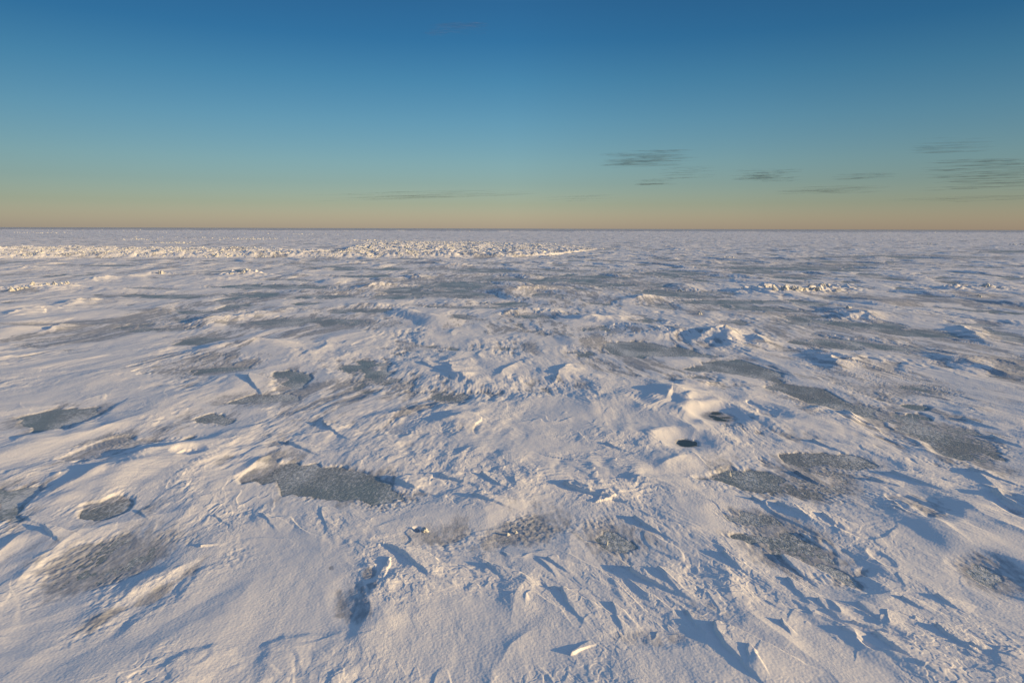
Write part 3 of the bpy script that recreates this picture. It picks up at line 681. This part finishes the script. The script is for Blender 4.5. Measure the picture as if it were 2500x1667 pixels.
sd_ = 100
SH = {0: 'low flat', .2: 'broad', .3: 'rounded', .4: 'lumpy', .5: 'wedge shaped', .6: 'steep', .7: 'pointed', .8: 'peaked', .85: 'tall pointed'}
ORD = ['first', 'second', 'third', 'fourth', 'fifth', 'sixth', 'seventh', 'eighth', 'ninth', 'tenth', 'eleventh', 'twelfth', 'thirteenth', 'fourteenth']
for nm, blocks in RIDGES:
    order = sorted(range(len(blocks)), key=lambda i: blocks[i][0])
    for k, i in enumerate(order):
        X, Y, w_, h_, sh = blocks[i]; sd_ += 1
        put_block(sd_, X, Y, w_*1.3, h_*1.05, 'ice_block', f'{SH[sh]} ice block, {ORD[k]} from left in the {nm}', 'ice block', 'ice blocks of the '+nm, sharp=sh)
put_block(201, 393, 675, 15, 9, 'ice_block', 'lone rounded ice block casting a shadow on the flat snow at the left', 'ice block', sharp=.4)
put_block(202, 2070, 757, 15, 7, 'ice_block', 'cube-like ice block at the end of the grey ice strip', 'ice block', sharp=.1, tilt=.1)
put_block(203, 1708, 767, 11, 9, 'ice_block', 'small shaded ice block right of the middle', 'ice block', sharp=.5)
put_block(204, 1658, 707, 14, 6, 'ice_block', 'small low ice block beside the dark ice near the middle', 'ice block', sharp=.3)
put_block(205, 1783, 1158, 11, 16, 'ice_slab', 'thin upright slab standing at the left end of the dark ice patch', 'ice slab', sharp=.7, deep=.25, tilt=.15)
put_block(206, 1243, 1306, 11, 8, 'snow_lump', 'larger of two snow lumps on the smooth grey ice', 'snow lump', sharp=.5)
put_block(207, 1262, 1301, 10, 7, 'snow_lump', 'smaller right-hand snow lump on the smooth grey ice', 'snow lump', sharp=.5)
put_block(208, 1484, 1327, 5, 22, 'ice_slab', 'narrow upright sliver at the left tip of a small dark ice patch', 'ice slab', sharp=.6, deep=1.5, tilt=.2)
put_block(209, 1040, 1300, 22, 11, 'snow_lump', 'crumbled snow lump at the right rim of a small pit', 'snow lump', sharp=.2)

# the band of broken ice: the nearest 300 blocks one by one, the rest as one mass
PROTO = [block_mesh('rubble_block', 300+i, 1, rnd.uniform(.6, 1.1), rnd.uniform(.45, .9), rnd.choice((0, .3, .6)), 1, .10) for i in range(14)]
def batch(xs, ys): return terrain(np.array([xs]), np.array([ys]))[0][0]
R2 = np.random.RandomState(11)
n = 150000
RX = R2.uniform(-260, 60, n); RY = R2.uniform(78, 200, n)
PX, PY = to_px(RX, RY); PY = PY-1.0
ok = (rubble_mask(PX, PY) > .3) & (PX > -350)
RX, RY, PX = RX[ok], RY[ok], PX[ok]
cl = noise((RX/5).astype(np.float32), (RY/7).astype(np.float32), 120)
sel = (cl > -.3) | (R2.rand(len(RX)) < .3)
sel &= R2.rand(len(RX)) < np.interp(PX, [1100, 1300, 1460], [1, .6, .2])
RX, RY, PX = RX[sel][:24000], RY[sel][:24000], PX[sel][:24000]
SZ = (.13+.36*R2.rand(len(RX))**3.5)*(.8+.9*np.clip(noise((RX/5).astype(np.float32), (RY/7).astype(np.float32), 120), 0, 1))
RZ = batch(RX, RY)
vis = (PX > 0) & (PX < 2500)
order = np.argsort(np.where(vis, -SZ/RY**1.5, 0))
named = order[:300]; rest = order[300:]
for i in named:
    o = bpy.data.objects.new('rubble_block', PROTO[i % 14]); S.collection.objects.link(o)
    o.location = (RX[i], RY[i], RZ[i]-SZ[i]*.08); o.scale = (SZ[i], SZ[i], SZ[i])
    o.rotation_euler = (R2.uniform(-.35, .35), R2.uniform(-.35, .35), R2.uniform(0, 6.28))
    tag(o, 'sunlit block of broken ice in the long far ridge', 'ice block', 'blocks of the long far ridge of broken ice')
def mass(name, X_, Y_, Z_, S_, seed0):
    protos = []
    for j in range(8):
        m = block_mesh('tmp', seed0+j, 1, .8, .65, (0, .4, .7)[j % 3], 0)
        v = np.empty(len(m.vertices)*3, np.float32); m.vertices.foreach_get('co', v)
        f = [list(p.vertices) for p in m.polygons]; protos.append((v.reshape(-1, 3), f)); bpy.data.meshes.remove(m)
    V, Fc, off = [], [], 0
    for i in range(len(X_)):
        v, f = protos[i % 8]
        M = np.array(Euler((R2.uniform(-.6, .6), R2.uniform(-.6, .6), R2.uniform(0, 6.28))).to_matrix(), np.float32)
        V.append((v*S_[i])@M.T+np.array([X_[i], Y_[i], Z_[i]-S_[i]*.08], np.float32))
        Fc.extend([[a+off for a in p] for p in f]); off += len(v)
    me = bpy.data.meshes.new(name); me.from_pydata(np.concatenate(V).tolist(), [], Fc); me.materials.append(BLOCK)
    o = bpy.data.objects.new(name, me); S.collection.objects.link(o); o['kind'] = 'stuff'; return o
o = mass('ice_rubble', RX[rest], RY[rest], RZ[rest], SZ[rest], 400)
o['label'] = 'broken ice heaped up along the far ridge'; o['category'] = 'ice rubble'
# scattered broken ice beyond the ridge and along the far edge of the pack
def scatter(spec):
    A, B, C_ = [], [], []
    for X, Y, wpx, hpx, n_, sz in spec:
        for k in range(n_):
            gx, gy = to_ground(X+R2.normal()*wpx/2, max(Y+R2.normal()*hpx/2, 561.5))
            A.append(gx); B.append(gy); C_.append(sz*(.5+R2.rand()))
    return np.array(A), np.array(B), np.array(C_)
spec = [(430,598,60,2,60,.5),(600,610,60,2,50,.4),(330,590,50,2,30,.6),(620,588,80,1.5,50,.7),(900,590,60,1.5,40,.7),(1010,592,50,1.5,40,.6),(1300,597,100,1.5,40,.5),
        (1480,607,60,1,25,.4),(1780,627,20,1,10,.3),(2270,590,40,1,12,.6),(2490,591,40,1.5,25,.7),(80,575,120,1.5,60,.9),(400,572,160,1.5,60,.9),(760,575,140,1.5,40,.9),(500,585,200,2,50,.6)]
A, B, C_ = scatter(spec)
far_n = 1500
FX = R2.uniform(-900, 900, far_n); FY = R2.uniform(820, 1200, far_n); FS = .5+1.6*R2.rand(far_n)**3
kf = noise((FX/60).astype(np.float32), (FY/200).astype(np.float32), 130) > -.05
A = np.concatenate([A, FX[kf]]); B = np.concatenate([B, FY[kf]]); C_ = np.concatenate([C_, FS[kf]])
o = mass('scattered_ice_rubble', A, B, batch(A, B), C_, 500)
o['label'] = 'scattered broken ice beyond the far ridge'; o['category'] = 'ice rubble'

# clouds: bundles of thin drawn-out wisps high over the far ice
CLOUD, t, b = mat('wisp_cloud')
t.nodes.remove(b); mo = t.nodes['Material Output']
df = nd(t, 'ShaderNodeBsdfDiffuse'); df.inputs['Color'].default_value = (.17, .25, .33, 1)
tr = nd(t, 'ShaderNodeBsdfTransparent'); mx = nd(t, 'ShaderNodeMixShader'); lw = nd(t, 'ShaderNodeLayerWeight'); lw.inputs['Blend'].default_value = .5
v = mapped(t, (.0004, .0004, .006))
al = math_(t, 'SUBTRACT', 1.0, lw.outputs['Facing']); al = math_(t, 'POWER', al, 1.3)
al = math_(t, 'MULTIPLY', al, rampf(t, noise_n(t, v, 1.0, 5, .6), .3, .7)); 
oi = nd(t, 'ShaderNodeObjectInfo')
al = math_(t, 'MULTIPLY', al, oi.outputs['Alpha'], True)
t.links.new(al, mx.inputs[0]); t.links.new(tr.outputs[0], mx.inputs[1]); t.links.new(df.outputs[0], mx.inputs[2]); t.links.new(mx.outputs[0], mo.inputs[0])
CD = 30000.0
PINK = CLOUD.copy(); PINK.node_tree.nodes['Diffuse BSDF'].inputs['Color'].default_value = (.36, .27, .29, 1)
CLOUDS = [
 (1030,1190,58,84,9,.12,'faint pinkish smudge of cloud high up left of the middle'),
 (1453,1708,366,406,26,.85,'largest of the dark wispy clouds right of the middle, drawn out in many lines'),
 (1606,1760,403,434,10,.6,'loose wisps just below and right of the middle wispy cloud'),
 (1540,1655,436,451,8,.6,'small flat wisp lowest below the middle wispy cloud'),
 (1775,1965,409,440,16,.85,'dark flat cloud wisp between the middle and the right clouds'),
 (1887,2180,451,467,10,.6,'long thin cloud line low above the right horizon'),
 (2019,2200,419,433,9,.55,'short thin wisp left of the big right cloud'),
 (2230,2620,383,460,44,.9,'big banded cloud at the right edge of the sky'),
 (2190,2440,332,368,11,.6,'high thin wisp above the big right cloud'),
 (2147,2620,474,483,6,.5,'faint lowest cloud line at the right edge'),
 (744,1320,470,487,10,.38,'faint thin cloud line low above the horizon left of the middle'),
 (1310,1520,475,490,5,.25,'very faint cloud line low at the middle of the horizon'),
]
for X0, X1, Y0, Y1, n_, op, lab in CLOUDS:
    bm = bmesh.new()
    cxp, cyp = (X0+X1)/2, (Y0+Y1)/2
    def at(X, Y, D=CD):
        dx, dy = X-1250, Y-833.5; sx = cr*dx+sr*dy; sy = -sr*dx+cr*dy
        vx, vy, vz = sx, F*cp-sy*sp_, -F*sp_-sy*cp
        return Vector((vx, vy, vz))*(D/vy)+Vector((0, 0, H))
    base = at(cxp, cyp)
    for k in range(int(n_*2.4)):
        f = rnd.random(); g_ = rnd.random()
        wl = (X1-X0)*rnd.uniform(.25, .7)*(1 if n_ > 12 else 1.3)
        X = X0+wl/2+(X1-X0-wl)*f; Y = Y0+(Y1-Y0)*g_ - (X-cxp)*.012
        c = at(X, Y)-base; s_ = CD/F
        L_, T_ = wl*s_/2, rnd.uniform(.5, 1.5)*s_
        ns, nr_ = 18, 8; rings = []
        ph = rnd.uniform(0, 6)
        for i in range(ns+1):
            u = -1+2*i/ns; rad = max(0, 1-u*u)**.8
            rad *= .7+.3*math.sin(u*7+ph)
            bend = math.sin(u*3+ph)*.8*s_+u*wl*.018*s_
            ring = []
            for j in range(nr_):
                a = 2*math.pi*j/nr_
                ring.append(bm.verts.new((c.x+u*L_, c.y+math.cos(a)*T_*14*rad, c.z+math.sin(a)*T_*rad*.8+bend)))
            rings.append(ring)
        for i in range(ns):
            for j in range(nr_):
                bm.faces.new((rings[i][j], rings[i+1][j], rings[i+1][(j+1) % nr_], rings[i][(j+1) % nr_]))
    bmesh.ops.recalc_face_normals(bm, faces=bm.faces[:])
    me = bpy.data.meshes.new('cloud'); bm.to_mesh(me); bm.free()
    me.polygons.foreach_set('use_smooth', np.ones(len(me.polygons), bool)); me.materials.append(PINK if 'pinkish' in lab else CLOUD)
    o = bpy.data.objects.new('cloud', me); S.collection.objects.link(o); o.location = base; o.color = (1, 1, 1, op*.62)
    tag(o, lab, 'cloud', 'thin wispy clouds low in the sky')
S.cycles.transparent_max_bounces = 24
